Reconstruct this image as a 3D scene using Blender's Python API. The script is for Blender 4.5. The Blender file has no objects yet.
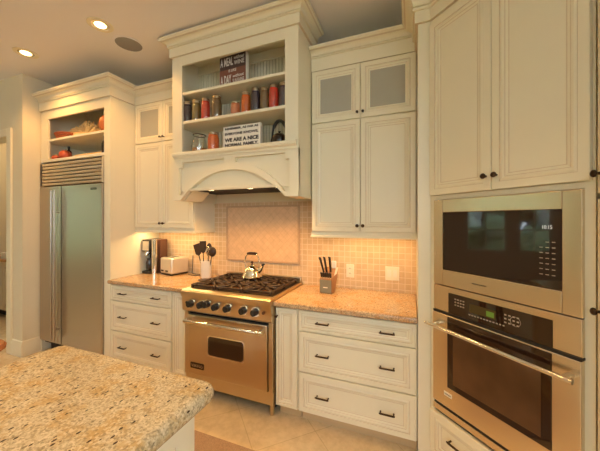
import bpy, bmesh, math, random
from mathutils import Matrix, Vector
random.seed(7)
S = bpy.context.scene
C = S.collection
PI = math.pi

# ------------------------------------------------------------------ materials
def nodes(name):
    m = bpy.data.materials.new(name); m.use_nodes = True
    nt = m.node_tree; nt.nodes.clear()
    out = nt.nodes.new('ShaderNodeOutputMaterial')
    return m, nt, out
def N(nt, t, **kw):
    n = nt.nodes.new(t)
    for k, v in kw.items():
        if k in n.inputs.keys() if isinstance(k, str) else False: n.inputs[k].default_value = v
        else: setattr(n, k, v)
    return n
def ramp(nt, stops, interp='LINEAR'):
    r = nt.nodes.new('ShaderNodeValToRGB'); r.color_ramp.interpolation = interp
    e = r.color_ramp.elements
    while len(e) < len(stops): e.new(0.5)
    for k, (p, c) in enumerate(stops):
        e[k].position = p; e[k].color = (*c, 1) if len(c) == 3 else c
    return r
def mixc(nt, fac, a, b, mode='MIX'):
    n = nt.nodes.new('ShaderNodeMix'); n.data_type = 'RGBA'; n.blend_type = mode
    for sock, v in ((0, fac), (6, a), (7, b)):
        if hasattr(v, 'links') or hasattr(v, 'is_linked'): nt.links.new(v, n.inputs[sock])
        elif isinstance(v, (int, float)): n.inputs[sock].default_value = v
        else: n.inputs[sock].default_value = (*v, 1) if len(v) == 3 else v
    return n.outputs[2]
def coords(nt, scale=(1, 1, 1), rot=(0, 0, 0), swap=False):
    tc = nt.nodes.new('ShaderNodeTexCoord'); v = tc.outputs['Object']
    if swap:                                   # wall plane: (x, z) become the texture's (x, y)
        s = nt.nodes.new('ShaderNodeSeparateXYZ'); c = nt.nodes.new('ShaderNodeCombineXYZ')
        nt.links.new(v, s.inputs[0]); nt.links.new(s.outputs[0], c.inputs[0]); nt.links.new(s.outputs[2], c.inputs[1])
        v = c.outputs[0]
    mp = nt.nodes.new('ShaderNodeMapping'); mp.inputs['Scale'].default_value = scale; mp.inputs['Rotation'].default_value = rot
    nt.links.new(v, mp.inputs[0])
    return mp.outputs[0]
def noise(nt, vec, scale, detail=3, rough=0.5):
    n = nt.nodes.new('ShaderNodeTexNoise'); n.inputs['Scale'].default_value = scale
    n.inputs['Detail'].default_value = detail; n.inputs['Roughness'].default_value = rough
    nt.links.new(vec, n.inputs['Vector']); return n.outputs[0]
def bump(nt, h, strength, dist=0.002):
    b = nt.nodes.new('ShaderNodeBump'); b.inputs['Strength'].default_value = strength; b.inputs['Distance'].default_value = dist
    nt.links.new(h, b.inputs['Height']); return b.outputs[0]
def principled(nt, out, color, rough=0.5, metal=0.0, normal=None, **kw):
    p = nt.nodes.new('ShaderNodeBsdfPrincipled')
    if isinstance(color, tuple): p.inputs['Base Color'].default_value = (*color, 1)
    else: nt.links.new(color, p.inputs['Base Color'])
    if isinstance(rough, (int, float)): p.inputs['Roughness'].default_value = rough
    else: nt.links.new(rough, p.inputs['Roughness'])
    p.inputs['Metallic'].default_value = metal
    if normal: nt.links.new(normal, p.inputs['Normal'])
    for k, v in kw.items(): p.inputs[k.replace('_', ' ')].default_value = v
    nt.links.new(p.outputs[0], out.inputs[0]); return p
def plain(name, color, rough=0.5, metal=0.0, var=0.06, scale=9, **kw):
    m, nt, out = nodes(name); v = coords(nt)
    n = noise(nt, v, scale)
    d = tuple(max(0, c * (1 - var)) for c in color); l = tuple(min(1, c * (1 + var)) for c in color)
    principled(nt, out, mixc(nt, n, d, l), rough, metal, **kw); return m
def emit(name, color, strength):
    m, nt, out = nodes(name)
    e = nt.nodes.new('ShaderNodeEmission'); e.inputs[0].default_value = (*color, 1); e.inputs[1].default_value = strength
    nt.links.new(e.outputs[0], out.inputs[0]); return m
def steel(name, base, rough, axis):
    m, nt, out = nodes(name)
    sc = [320, 320, 320]; sc[axis] = 2.0
    v = coords(nt, tuple(sc)); n = noise(nt, v, 4, 2)
    r = ramp(nt, [(0.3, (rough - .005,) * 3), (0.7, (rough + .01,) * 3)]); nt.links.new(n, r.inputs[0])
    principled(nt, out, base, r.outputs[0], 1.0, bump(nt, n, 0.003, 0.0003)); return m
def thin_glass(name, tint, gloss=0.12, rough=0.02, diffuse=None, dfac=0.0):
    m, nt, out = nodes(name)
    t = nt.nodes.new('ShaderNodeBsdfTransparent'); t.inputs[0].default_value = (*tint, 1)
    g = nt.nodes.new('ShaderNodeBsdfGlossy'); g.inputs['Roughness'].default_value = rough
    a = nt.nodes.new('ShaderNodeMixShader'); a.inputs[0].default_value = gloss
    nt.links.new(t.outputs[0], a.inputs[1]); nt.links.new(g.outputs[0], a.inputs[2]); o = a.outputs[0]
    if diffuse:
        d = nt.nodes.new('ShaderNodeBsdfDiffuse')
        n = noise(nt, coords(nt), 22, 3)
        nt.links.new(mixc(nt, n, tuple(c * .97 for c in diffuse), tuple(c * 1.03 for c in diffuse)), d.inputs[0])
        b = nt.nodes.new('ShaderNodeMixShader'); b.inputs[0].default_value = dfac
        nt.links.new(o, b.inputs[1]); nt.links.new(d.outputs[0], b.inputs[2]); o = b.outputs[0]
    nt.links.new(o, out.inputs[0]); return m
def granite(name, base, light, gold, dark, scale, rough=0.12, dk=0.5):
    m, nt, out = nodes(name); v = coords(nt)
    n1 = noise(nt, v, 26 * scale, 5, .7); n2 = noise(nt, v, 5 * scale, 4, .6); n3 = noise(nt, v, 70 * scale, 3, .6)
    r1 = ramp(nt, [(0.34, base), (0.5, light), (0.66, tuple(c * .8 for c in base))]); nt.links.new(n1, r1.inputs[0])
    r2 = ramp(nt, [(0.46, (0, 0, 0)), (0.64, (.8, .8, .8))]); nt.links.new(n2, r2.inputs[0])
    c = mixc(nt, r2.outputs[0], r1.outputs[0], gold)
    vo = nt.nodes.new('ShaderNodeTexVoronoi'); vo.inputs['Scale'].default_value = 85 * scale; nt.links.new(v, vo.inputs['Vector'])
    sx = nt.nodes.new('ShaderNodeSeparateColor'); nt.links.new(vo.outputs['Color'], sx.inputs[0])
    r3 = ramp(nt, [(0.0, (.3, .3, .3)), (0.18, (0, 0, 0)), (0.84, (0, 0, 0)), (0.88, (.5, .5, .5))], 'CONSTANT'); nt.links.new(sx.outputs[0], r3.inputs[0])
    c = mixc(nt, r3.outputs[0], c, tuple(x * .42 for x in base))
    r5 = ramp(nt, [(0.0, (0, 0, 0)), (0.8, (.6, .6, .6))], 'CONSTANT'); nt.links.new(sx.outputs[1], r5.inputs[0])
    c = mixc(nt, r5.outputs[0], c, tuple(min(1, x * 1.2) for x in light))
    # sparse dark flecks, stretched along one direction
    v2 = coords(nt, (1, .55, 1), (0, 0, .5)); w = nt.nodes.new('ShaderNodeTexVoronoi'); w.inputs['Scale'].default_value = 34 * scale
    nt.links.new(v2, w.inputs['Vector'])
    s2 = nt.nodes.new('ShaderNodeSeparateColor'); nt.links.new(w.outputs['Color'], s2.inputs[0])
    lt = nt.nodes.new('ShaderNodeMath'); lt.operation = 'LESS_THAN'; nt.links.new(w.outputs['Distance'], lt.inputs[0]); lt.inputs[1].default_value = .26
    gt = nt.nodes.new('ShaderNodeMath'); gt.operation = 'GREATER_THAN'; nt.links.new(s2.outputs[0], gt.inputs[0]); gt.inputs[1].default_value = 1 - .22 * dk
    mu = nt.nodes.new('ShaderNodeMath'); mu.operation = 'MULTIPLY'; nt.links.new(lt.outputs[0], mu.inputs[0]); nt.links.new(gt.outputs[0], mu.inputs[1])
    c = mixc(nt, mu.outputs[0], c, dark)
    principled(nt, out, c, rough, 0, bump(nt, n3, .02)); return m
def tiles(name, c1, c2, grout, w, h, swap=True, rot=0.0, offset=0.0, mortar=.004, rough=.45, wear=.25, bumpy=.5):
    m, nt, out = nodes(name); v = coords(nt, rot=(0, 0, rot), swap=swap)
    b = nt.nodes.new('ShaderNodeTexBrick'); b.offset = offset; b.squash = 1
    b.inputs['Scale'].default_value = 1; b.inputs['Brick Width'].default_value = w; b.inputs['Row Height'].default_value = h
    b.inputs['Mortar Size'].default_value = mortar; b.inputs['Mortar Smooth'].default_value = .3
    b.inputs['Color1'].default_value = (*c1, 1); b.inputs['Color2'].default_value = (*c2, 1); b.inputs['Mortar'].default_value = (*grout, 1)
    nt.links.new(v, b.inputs['Vector'])
    n = noise(nt, v, 14, 6, .65); r = ramp(nt, [(.3, (.62, .58, .52)), (.6, (1, 1, 1))]); nt.links.new(n, r.inputs[0])
    c = mixc(nt, wear, b.outputs['Color'], mixc(nt, 1.0, b.outputs['Color'], r.outputs[0], 'MULTIPLY'))
    inv = nt.nodes.new('ShaderNodeMath'); inv.operation = 'SUBTRACT'; inv.inputs[0].default_value = 1; nt.links.new(b.outputs['Fac'], inv.inputs[1])
    principled(nt, out, c, rough, 0, bump(nt, inv.outputs[0], bumpy, .002)); return m
def wood(name, c1, c2, rough=.4):
    m, nt, out = nodes(name); v = coords(nt, (4, 30, 30)); n = noise(nt, v, 2, 4)
    principled(nt, out, mixc(nt, n, c1, c2), rough); return m

M = {}
M['cream'] = plain('cream painted wood', (.80, .735, .545), .38, var=.025, scale=5)
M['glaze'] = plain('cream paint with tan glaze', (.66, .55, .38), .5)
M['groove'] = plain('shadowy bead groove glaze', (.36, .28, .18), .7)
M['cream_in'] = plain('cream cabinet interior', (.80, .74, .56), .5)
M['wall'] = plain('wall paint', (.74, .655, .46), .7, var=.03, scale=2)
M['ceil'] = plain('ceiling paint', (.84, .815, .80), .8, var=.02, scale=2)
M['trim'] = plain('trim paint', (.80, .72, .52), .4, var=.02)
M['toe'] = plain('toe kick', (.62, .44, .24), .5)  # browner than the cream fronts: shade and warm bounce put into the colour
M['granite_i'] = granite('speckled island granite', (.33, .265, .15), (.62, .53, .35), (.50, .33, .12), (.05, .025, .012), 2.0, .14, 1.0)
M['granite_c'] = granite('golden counter granite', (.36, .235, .115), (.62, .43, .25), (.52, .26, .09), (.12, .06, .035), 2.0, .11, .4)
M['tile'] = tiles('tumbled stone mosaic', (.70, .50, .30), (.61, .425, .245), (.78, .62, .43), .052, .052, mortar=.003)
M['tile_d'] = tiles('diagonal stone tile', (.74, .50, .30), (.70, .465, .275), (.64, .42, .245), .052, .052, rot=PI / 4, mortar=.0025, wear=.35)
M['tile_b'] = plain('stone border', (.52, .34, .20), .5, var=.15, scale=40)
M['floor'] = tiles('travertine floor tile', (.76, .60, .37), (.70, .54, .32), (.60, .46, .27), .46, .46, swap=False, rot=PI / 4, mortar=.003, rough=.2, wear=.45, bumpy=.15)
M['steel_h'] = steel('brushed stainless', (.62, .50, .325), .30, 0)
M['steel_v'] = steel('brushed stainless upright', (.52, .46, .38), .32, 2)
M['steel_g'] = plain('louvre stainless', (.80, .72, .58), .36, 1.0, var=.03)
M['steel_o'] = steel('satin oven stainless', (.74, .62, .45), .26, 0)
M['chrome'] = plain('polished steel', (.80, .76, .68), .12, 1.0, var=.02)
M['copper'] = plain('warm polished steel', (.86, .76, .56), .1, 1.0, var=.02)
M['bronze'] = plain('dark bronze', (.055, .035, .02), .35, .7, var=.2)
M['blackglass'] = plain('black glass', (.020, .007, .003), .04, 0, var=.2, IOR=1.6)
M['ovenglass'] = plain('brown oven glass', (.10, .048, .02), .08, 0, var=.7, scale=4)
M['black'] = plain('black plastic', (.02, .018, .016), .35, var=.2)
M['dark'] = plain('dark recess', (.02, .015, .01), .7)
M['iron'] = plain('cast iron', (.045, .026, .016), .42, .3, var=.4, scale=30)
M['brass'] = plain('burner brass', (.35, .16, .06), .4, .8)
M['white'] = plain('white ceramic', (.85, .80, .70), .2, var=.03)
M['cloth'] = plain('white cloth', (.85, .84, .80), .8)
M['toast'] = plain('brushed silver toaster', (.72, .66, .55), .35, .6, var=.04)
M['plate'] = plain('ivory plastic', (.82, .74, .58), .35, var=.02)
M['rug'] = plain('taupe rug', (.34, .23, .15), .95, var=.5, scale=140)
M['stool'] = wood('orange brown wood', (.42, .17, .05), (.26, .09, .025), .25)
M['darkwood'] = wood('dark red wood', (.16, .045, .02), (.09, .025, .012), .3)
M['woodblock'] = wood('knife block wood', (.36, .17, .07), (.25, .11, .04), .4)
M['blockgrey'] = plain('grey green block front', (.24, .22, .15), .4)
M['blade'] = plain('handle black', (.03, .02, .015), .4)
M['brownplastic'] = plain('dark brown nylon', (.035, .018, .012), .4, var=.2)
M['redbrown'] = plain('red brown panel', (.10, .04, .022), .3, var=.2)
M['glass'] = thin_glass('clear glass', (.97, .97, .95), .14)
M['jarglass'] = thin_glass('jar glass', (.93, .95, .92), .10, .05)
M['frost'] = thin_glass('grey seeded glass', (.75, .74, .66), .12, .15, (.52, .50, .41), .75)
M['lid'] = plain('brass jar lid', (.40, .31, .19), .35, .8)
M['basket'] = plain('red woven basket', (.34, .085, .03), .7, var=.5, scale=90)
M['straw'] = plain('dried straw', (.85, .56, .24), .8, var=.3, scale=60)
M['pumpkin'] = plain('orange gourd', (.50, .14, .03), .45, var=.2)
M['redgourd'] = plain('red orange gourd', (.45, .075, .025), .4, var=.3)
M['bottle'] = plain('dark bottle glass', (.03, .02, .012), .12)
M['signdark'] = plain('charcoal sign board', (.07, .04, .035), .7, var=.4, scale=20)
M['signbrown'] = plain('brown painted band', (.20, .075, .045), .7, var=.3, scale=20)
M['signwhite'] = plain('white painted board', (.84, .80, .70), .6, var=.03)
M['ink'] = plain('black ink', (.025, .02, .02), .7)
M['chalk'] = plain('chalk white paint', (.78, .74, .68), .7)
M['grille'] = plain('grey speaker grille', (.29, .275, .25), .7, var=.2, scale=200)
M['bulb'] = emit('lamp bulb', (1.0, .74, .34), 9)
M['strip'] = emit('light strip', (1.0, .66, .28), 4)
M['hoodbulb'] = emit('hood bulb', (1.0, .72, .36), 10)
M['led_green'] = emit('green display', (.30, .42, .05), .55)
M['led_amber'] = emit('amber display', (.22, .12, .03), .4)
M['led_white'] = emit('white display digits', (.9, .85, .75), .9)
M['legend'] = plain('pale legend print', (.42, .36, .28), .5)
M['leaf'] = plain('garden leaves', (.29, .39, .22), .7, var=.9, scale=6)
M['bounce_ground'] = plain('pale bounce ground', (.74, .74, .72), .9, var=.1, scale=3)  # ground outside, made pale to bounce daylight indoors
def foodmat(name, a, b, sc=55): 
    m, nt, out = nodes(name); v = coords(nt)
    vo = nt.nodes.new('ShaderNodeTexVoronoi'); vo.inputs['Scale'].default_value = sc; nt.links.new(v, vo.inputs['Vector'])
    principled(nt, out, mixc(nt, vo.outputs['Distance'], a, b), .35); return m
M['f_plum'] = foodmat('dark plum preserves', (.06, .03, .04), (.02, .012, .02))
M['f_olive'] = foodmat('olive green pickles', (.26, .19, .04), (.10, .07, .02))
M['f_red'] = foodmat('red tomatoes', (.75, .05, .02), (.42, .02, .01))
M['f_brown'] = foodmat('brown green beans', (.22, .12, .05), (.12, .07, .02))
M['f_peach'] = foodmat('peach slices', (.68, .24, .10), (.50, .14, .06))
M['f_orange'] = foodmat('orange carrots', (.80, .17, .02), (.52, .08, .01))
M['f_blue'] = foodmat('blackberry jam', (.07, .045, .06), (.03, .02, .04))
M['f_tan'] = foodmat('tan grain', (.55, .30, .12), (.38, .19, .07), 120)

# ------------------------------------------------------------------ mesh builder
class B:
    def __init__(s): s.bm = bmesh.new(); s.mi = 0
    def _tag(s, geom):
        for f in geom: f.material_index = s.mi; f.smooth = True
    def _flat(s, faces):
        for f in faces:
            f.normal_update(); f.smooth = max(abs(c) for c in f.normal) < .9995
    def box(s, x0, x1, y0, y1, z0, z1, bev=0.0, seg=2):
        old = set(s.bm.faces)
        r = bmesh.ops.create_cube(s.bm, size=1)
        vs = r['verts']
        for v in vs:
            v.co = Vector(((x0 + x1) / 2 + v.co.x * (x1 - x0), (y0 + y1) / 2 + v.co.y * (y1 - y0), (z0 + z1) / 2 + v.co.z * (z1 - z0)))
        fs = {f for v in vs for f in v.link_faces}; s._tag(fs)
        if bev:
            es = list({e for f in fs for e in f.edges})
            r = bmesh.ops.bevel(s.bm, geom=es, offset=bev, segments=seg, profile=.5, affect='EDGES'); s._tag(r['faces'])
        s._flat([f for f in s.bm.faces if f not in old])
        return s
    def cyl(s, p0, p1, r0, r1=None, seg=16, caps=True):
        p0, p1 = Vector(p0), Vector(p1); d = p1 - p0
        r = bmesh.ops.create_cone(s.bm, cap_ends=caps, segments=seg, radius1=r0, radius2=r0 if r1 is None else r1, depth=d.length)
        q = d.to_track_quat('Z', 'Y').to_matrix().to_4x4(); mm = Matrix.Translation((p0 + p1) / 2) @ q
        bmesh.ops.transform(s.bm, matrix=mm, verts=r['verts'])
        s._tag({f for v in r['verts'] for f in v.link_faces}); return s
    def ball(s, c, rx, ry=None, rz=None, seg=16):
        ry = ry or rx; rz = rz or rx
        r = bmesh.ops.create_uvsphere(s.bm, u_segments=seg, v_segments=max(6, seg // 2), radius=1)
        for v in r['verts']: v.co = Vector((c[0] + v.co.x * rx, c[1] + v.co.y * ry, c[2] + v.co.z * rz))
        s._tag({f for v in r['verts'] for f in v.link_faces}); return s
    def lathe(s, prof, c=(0, 0, 0), seg=24, sx=1, sy=1):
        rings = []
        for (r, z) in prof:
            if r < 1e-6: rings.append([s.bm.verts.new((c[0], c[1], c[2] + z))])
            else: rings.append([s.bm.verts.new((c[0] + r * sx * math.cos(2 * PI * k / seg), c[1] + r * sy * math.sin(2 * PI * k / seg), c[2] + z)) for k in range(seg)])
        fs = []
        for a, b in zip(rings, rings[1:]):
            for k in range(seg):
                k2 = (k + 1) % seg
                if len(a) == 1 and len(b) == 1: continue
                if len(a) == 1: fs.append(s.bm.faces.new((a[0], b[k2], b[k])))
                elif len(b) == 1: fs.append(s.bm.faces.new((a[k], a[k2], b[0])))
                else: fs.append(s.bm.faces.new((a[k], a[k2], b[k2], b[k])))
        for rg, rev in ((rings[0], True), (rings[-1], False)):
            if len(rg) > 2 and prof[0] != prof[-1]: fs.append(s.bm.faces.new(list(reversed(rg)) if rev else rg))
        s._tag(fs); return s
    def tube(s, pts, r, seg=8, closed=False):
        pts = [Vector(p) for p in pts]; n = len(pts); rings = []
        up = None
        for i, p in enumerate(pts):
            if closed: t = pts[(i + 1) % n] - pts[i - 1]
            else: t = pts[min(i + 1, n - 1)] - pts[max(i - 1, 0)]
            t.normalize()
            if up is None: up = t.orthogonal().normalized()
            up = (up - t * up.dot(t)).normalized(); w = t.cross(up)
            rr = r[i] if isinstance(r, (list, tuple)) else r
            rings.append([s.bm.verts.new(p + (up * math.cos(2 * PI * k / seg) + w * math.sin(2 * PI * k / seg)) * rr) for k in range(seg)])
        fs = []
        prs = list(zip(rings, rings[1:])) + ([(rings[-1], rings[0])] if closed else [])
        for a, b in prs:
            for k in range(seg): fs.append(s.bm.faces.new((a[k], a[(k + 1) % seg], b[(k + 1) % seg], b[k])))
        if not closed: fs.append(s.bm.faces.new(list(reversed(rings[0])))); fs.append(s.bm.faces.new(rings[-1]))
        s._tag(fs); return s
    def prism(s, poly, a0, a1, axis='y'):
        """extrude a 2-D outline: axis y -> outline is (x, z); z -> (x, y); x -> (y, z)"""
        def P(u, v, a): return {'y': (u, a, v), 'z': (u, v, a), 'x': (a, u, v)}[axis]
        A = [s.bm.verts.new(P(u, v, a0)) for u, v in poly]; Bv = [s.bm.verts.new(P(u, v, a1)) for u, v in poly]
        fs = [s.bm.faces.new(A), s.bm.faces.new(list(reversed(Bv)))]
        n = len(poly)
        for k in range(n): fs.append(s.bm.faces.new((A[k], Bv[k], Bv[(k + 1) % n], A[(k + 1) % n])))
        s._tag(fs); fs[0].smooth = fs[1].smooth = False; return s
    def sweep(s, path, prof):
        """closed cross-section (out, z) swept along an open plan path with mitred corners; outward = right of travel"""
        pts = [Vector(p) for p in path]; n = len(pts); rings = []
        for i in range(n):
            d0 = (pts[i] - pts[i - 1]).normalized() if i else None
            d1 = (pts[i + 1] - pts[i]).normalized() if i < n - 1 else None
            nr = lambda d: Vector((d.y, -d.x))
            if d0 is None: m = nr(d1)
            elif d1 is None: m = nr(d0)
            else:
                m = nr(d0) + nr(d1); m = m / m.dot(nr(d0))
            rings.append([s.bm.verts.new((pts[i].x + m.x * q[0], pts[i].y + m.y * q[0], q[1])) for q in prof])
        k_ = len(prof); fs = []
        gl = []
        for a, b in zip(rings, rings[1:]):
            for k in range(k_):
                f = s.bm.faces.new((a[k], b[k], b[(k + 1) % k_], a[(k + 1) % k_])); fs.append(f)
                if len(prof[k]) > 2: gl.append(f)
        fs.append(s.bm.faces.new(rings[0])); fs.append(s.bm.faces.new(list(reversed(rings[-1]))))
        s._tag(fs)
        for f in gl: f.material_index = 1
        return s
    def panel(s, x0, x1, z0, z1, y=0.0, th=.02, fw=.05, center=True, lip=.008, flat=False):
        """door / drawer front facing -y with its back at y: a framed panel with stepped moulding (slot 1 = glaze)"""
        if flat: rows = [(0, th, 0), (.003, .003, 0), (.006, 0, 0)]
        else: rows = [(0, th, 0), (0, .003, 0), (.003, 0, 0), (fw, 0, 0), (fw + .003, .004, 1), (fw + .012, .001, 0), (fw + .022, .004, 0), (fw + .025, .007, 1), (fw + .036, .010, 0), (fw + .040, .012, 1), (fw + .044, .012, 0)]
        rings = []
        for ins, dep, _ in rows:
            yy = y - th + dep
            rings.append([s.bm.verts.new(p) for p in ((x0 + ins, yy, z0 + ins), (x1 - ins, yy, z0 + ins), (x1 - ins, yy, z1 - ins), (x0 + ins, yy, z1 - ins))])
        for i, (a, b) in enumerate(zip(rings, rings[1:])):
            for k in range(4):
                f = s.bm.faces.new((a[k], a[(k + 1) % 4], b[(k + 1) % 4], b[k])); f.material_index = rows[i + 1][2]
        if center:
            f = s.bm.faces.new(rings[-1]); f.material_index = 0
            f = s.bm.faces.new(list(reversed(rings[0]))); f.material_index = 0
        else:
            last = [s.bm.verts.new((v.co.x, y, v.co.z)) for v in rings[-1]]
            for k in range(4):
                f = s.bm.faces.new((rings[-1][k], rings[-1][(k + 1) % 4], last[(k + 1) % 4], last[k])); f.material_index = 0
                f = s.bm.faces.new((last[k], last[(k + 1) % 4], rings[0][(k + 1) % 4], rings[0][k])); f.material_index = 0
        return s
    def xf(s, m): bmesh.ops.transform(s.bm, matrix=m, verts=s.bm.verts); return s
    def build(s, name, mats, parent=None, smooth=True, ang=35):
        bmesh.ops.recalc_face_normals(s.bm, faces=s.bm.faces)
        me = bpy.data.meshes.new(name); s.bm.to_mesh(me); s.bm.free()
        for m in (mats if isinstance(mats, (list, tuple)) else [mats]): me.materials.append(m if not isinstance(m, str) else M[m])
        if not smooth:
            for p in me.polygons: p.use_smooth = False
        else:
            fl = [p.index for p in me.polygons if not p.use_smooth]
            me.set_sharp_from_angle(angle=math.radians(ang))
            for i in fl: me.polygons[i].use_smooth = False
        o = bpy.data.objects.new(name, me); C.objects.link(o)
        if parent: o.parent = parent
        return o
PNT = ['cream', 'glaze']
def thing(name, label, cat, loc=(0, 0, 0), rz=0.0, group=None):
    o = bpy.data.objects.new(name, None); o.empty_display_size = .05; C.objects.link(o)
    o.location = loc; o.rotation_euler = (0, 0, rz); return tag(o, label, cat, group)
def tag(o, label, cat, group=None):
    o['label'] = label; o['category'] = cat
    if group: o['group'] = group
    return o
def struct(o): o['kind'] = 'structure'; return o
def text(name, body, size, mat, parent, loc, width=None, height=None, depth=.0006, rx=PI / 2, align='CENTER', font_shear=0.0, bold=0.0):
    """lettering as real raised mesh; reads from -y"""
    cu = bpy.data.curves.new(name, 'FONT'); cu.body = body; cu.size = size; cu.extrude = depth; cu.align_x = align; cu.align_y = 'CENTER'; cu.shear = font_shear; cu.offset = bold; cu.resolution_u = 3
    tmp = bpy.data.objects.new(name, cu); C.objects.link(tmp)
    me = bpy.data.meshes.new_from_object(tmp.evaluated_get(bpy.context.evaluated_depsgraph_get())); bpy.data.objects.remove(tmp)
    xs = [v.co.x for v in me.vertices]; ys = [v.co.y for v in me.vertices]
    sx = width / (max(xs) - min(xs)) if width else 1; sy = height / (max(ys) - min(ys)) if height else sx if width else 1
    cy = (max(ys) + min(ys)) / 2; cx = (max(xs) + min(xs)) / 2 if align == 'CENTER' else min(xs)
    for v in me.vertices: v.co = Vector(((v.co.x - cx) * sx, (v.co.y - cy) * sy, v.co.z))
    me.transform(Matrix.Rotation(rx, 4, 'X'))
    me.name = name; me.materials.clear(); me.materials.append(M[mat])
    o = bpy.data.objects.new(name, me); C.objects.link(o); o.parent = parent; o.location = loc; return o
def pull(parent, x, z, y=-.02, w=.10):
    b = B()
    for sx in (-1, 1): b.cyl((x + sx * w * .42, y, z), (x + sx * w * .42, y - .026, z), .0055, .0045, 10)
    b.tube([(x - w / 2, y - .026, z), (x - w * .4, y - .028, z), (x + w * .4, y - .028, z), (x + w / 2, y - .026, z)], [.0045, .0062, .0062, .0045], 10)
    return b.build('handle', 'bronze', parent)
def knob(parent, x, z, y=-.02, r=.014):
    b = B().cyl((x, y, z), (x, y - .018, z), .006, .005, 12).ball((x, y - .024, z), r, r * .7, r, 14)
    return b.build('knob', 'bronze', parent)

# ------------------------------------------------------------------ room shell
ZC = 3.18
XL, XR, YF, YB, YD = -6.9, 1.30, -3.6, 2.575, 1.81
struct(B().box(XL - .1, XR + .1, YF - .1, 3.3, -.08, 0).build('floor', 'floor', smooth=False))
struct(B().box(XL - .1, XR + .1, YF - .1, 3.3, ZC, ZC + .1).build('ceiling', 'ceil', smooth=False))
struct(B().box(-4.06, XR, YB, YB + .12, 0, ZC).build('wall_back', 'wall', smooth=False))
# doorway wall: pier, header and the far stub
b = B().box(-4.345, -4.06, YD, 3.2, 0, ZC).box(-5.40, -4.345, YD, YD + .14, 2.50, ZC).box(XL, -5.40, YD, YD + .14, 0, ZC)
struct(b.build('wall_doorway', 'wall', smooth=False))
struct(B().box(XL, -4.345, 3.06, 3.2, 0, ZC).build('wall_pantry', 'wall', smooth=False))
# casing round the doorway and the pier's baseboard
b = B().box(-4.345, -4.255, YD - .02, YD, 0, 2.59, .004).box(-5.49, -5.40, YD - .02, YD, 0, 2.59, .004).box(-5.40, -4.345, YD - .02, YD, 2.50, 2.59, .004)
struct(b.build('trim_doorway', 'trim'))
prof = [(0, 0), (.018, 0), (.018, .135), (.010, .150), (.010, .165), (0, .175)]
struct(B().sweep([(-4.255, YD - .0), (-4.06, YD), (-4.06, 1.985)], prof).build('baseboard_pier', 'trim'))
# window walls
def wall_holes(name, u0, u1, holes, box):
    """wall as a row of slabs leaving the window openings free"""
    b = B(); u = u0
    for (a, c, z0, z1) in holes:
        box(b, u, a, 0, ZC); box(b, a, c, 0, z0); box(b, a, c, z1, ZC); u = c
    box(b, u, u1, 0, ZC); return struct(b.build(name, 'wall', smooth=False))
HW = [(-1.25, -.56, .70, 2.45), (-.30, .62, .70, 2.45)]
wall_holes('wall_left', YF, 3.2, HW, lambda b, a, c, z0, z1: b.box(XL - .12, XL, a, c, z0, z1))
HS = [(-4.7, -4.1, 1.2, 2.6), (-.9, 1.1, 1.2, 3.0)]  # unseen windows, openings raised to throw daylight on the upper cabinets
wall_holes('wall_front', XL, XR, HS, lambda b, a, c, z0, z1: b.box(a, c, YF - .12, YF, z0, z1))
HE = [(-1.4, -.2, 1.2, 3.0)]  # unseen window, sized and raised for its neutral daylight
wall_holes('wall_right', YF, YB + .12, HE, lambda b, a, c, z0, z1: b.box(XR, XR + .12, a, c, z0, z1))
k = 0
for (a, c, z0, z1) in HW + HS + HE:
    k += 1; west = k <= 2; east = k > 4
    b = B(); cols = 2 if west or east else 4; t = .045
    def bx(u0, u1, zz0, zz1, d0, d1):
        if west: b.box(XL - d1, XL - d0, u0, u1, zz0, zz1)
        elif east: b.box(XR + d0, XR + d1, u0, u1, zz0, zz1)
        else: b.box(u0, u1, YF - d1, YF - d0, zz0, zz1)
    for (u0, u1, q0, q1) in ((a, a + t, z0, z1), (c - t, c, z0, z1), (a, c, z0, z0 + t), (a, c, z1 - t, z1)): bx(u0, u1, q0, q1, .02, .08)
    for i in range(1, cols):
        u = a + (c - a) * i / cols; bx(u - .012, u + .012, z0, z1, .035, .065)
    for i in range(1, 3):
        q = z0 + (z1 - z0) * i / 3; bx(a, c, q - .012, q + .012, .035, .065)
    w = struct(b.build('window_%d' % k, 'trim', smooth=False))
    b = B()
    if west: b.box(XL - .052, XL - .048, a + .03, c - .03, z0 + .03, z1 - .03)
    elif east: b.box(XR + .048, XR + .052, a + .03, c - .03, z0 + .03, z1 - .03)
    else: b.box(a + .03, c - .03, YF - .052, YF - .048, z0 + .03, z1 - .03)
    b.build('glass_pane', 'glass', w, smooth=False)
# garden seen only in the appliance glass
struct(B().box(-22, 12, -18, 12, -.35, -.3).build('ground_garden', 'bounce_ground', smooth=False))  # pale ground added to reflect skylight up to the ceiling
b = B()
for i in range(260):
    if i < 185: c = (random.uniform(-12.5, -9.2), random.uniform(-7, 4), random.uniform(-.2, 4.2))
    else: c = (random.uniform(-9, 3), random.uniform(-11, -8), random.uniform(-.2, 2.6))
    b.ball(c, random.uniform(.35, .8), random.uniform(.35, .8), random.uniform(.3, .6), 8)
for v in b.bm.verts: v.co += Vector((random.uniform(-.12, .12), random.uniform(-.12, .12), random.uniform(-.12, .12)))
o = b.build('garden_foliage', 'leaf', smooth=False); o['kind'] = 'stuff'; tag(o, 'green garden foliage mirrored in the microwave glass', 'foliage')

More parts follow.
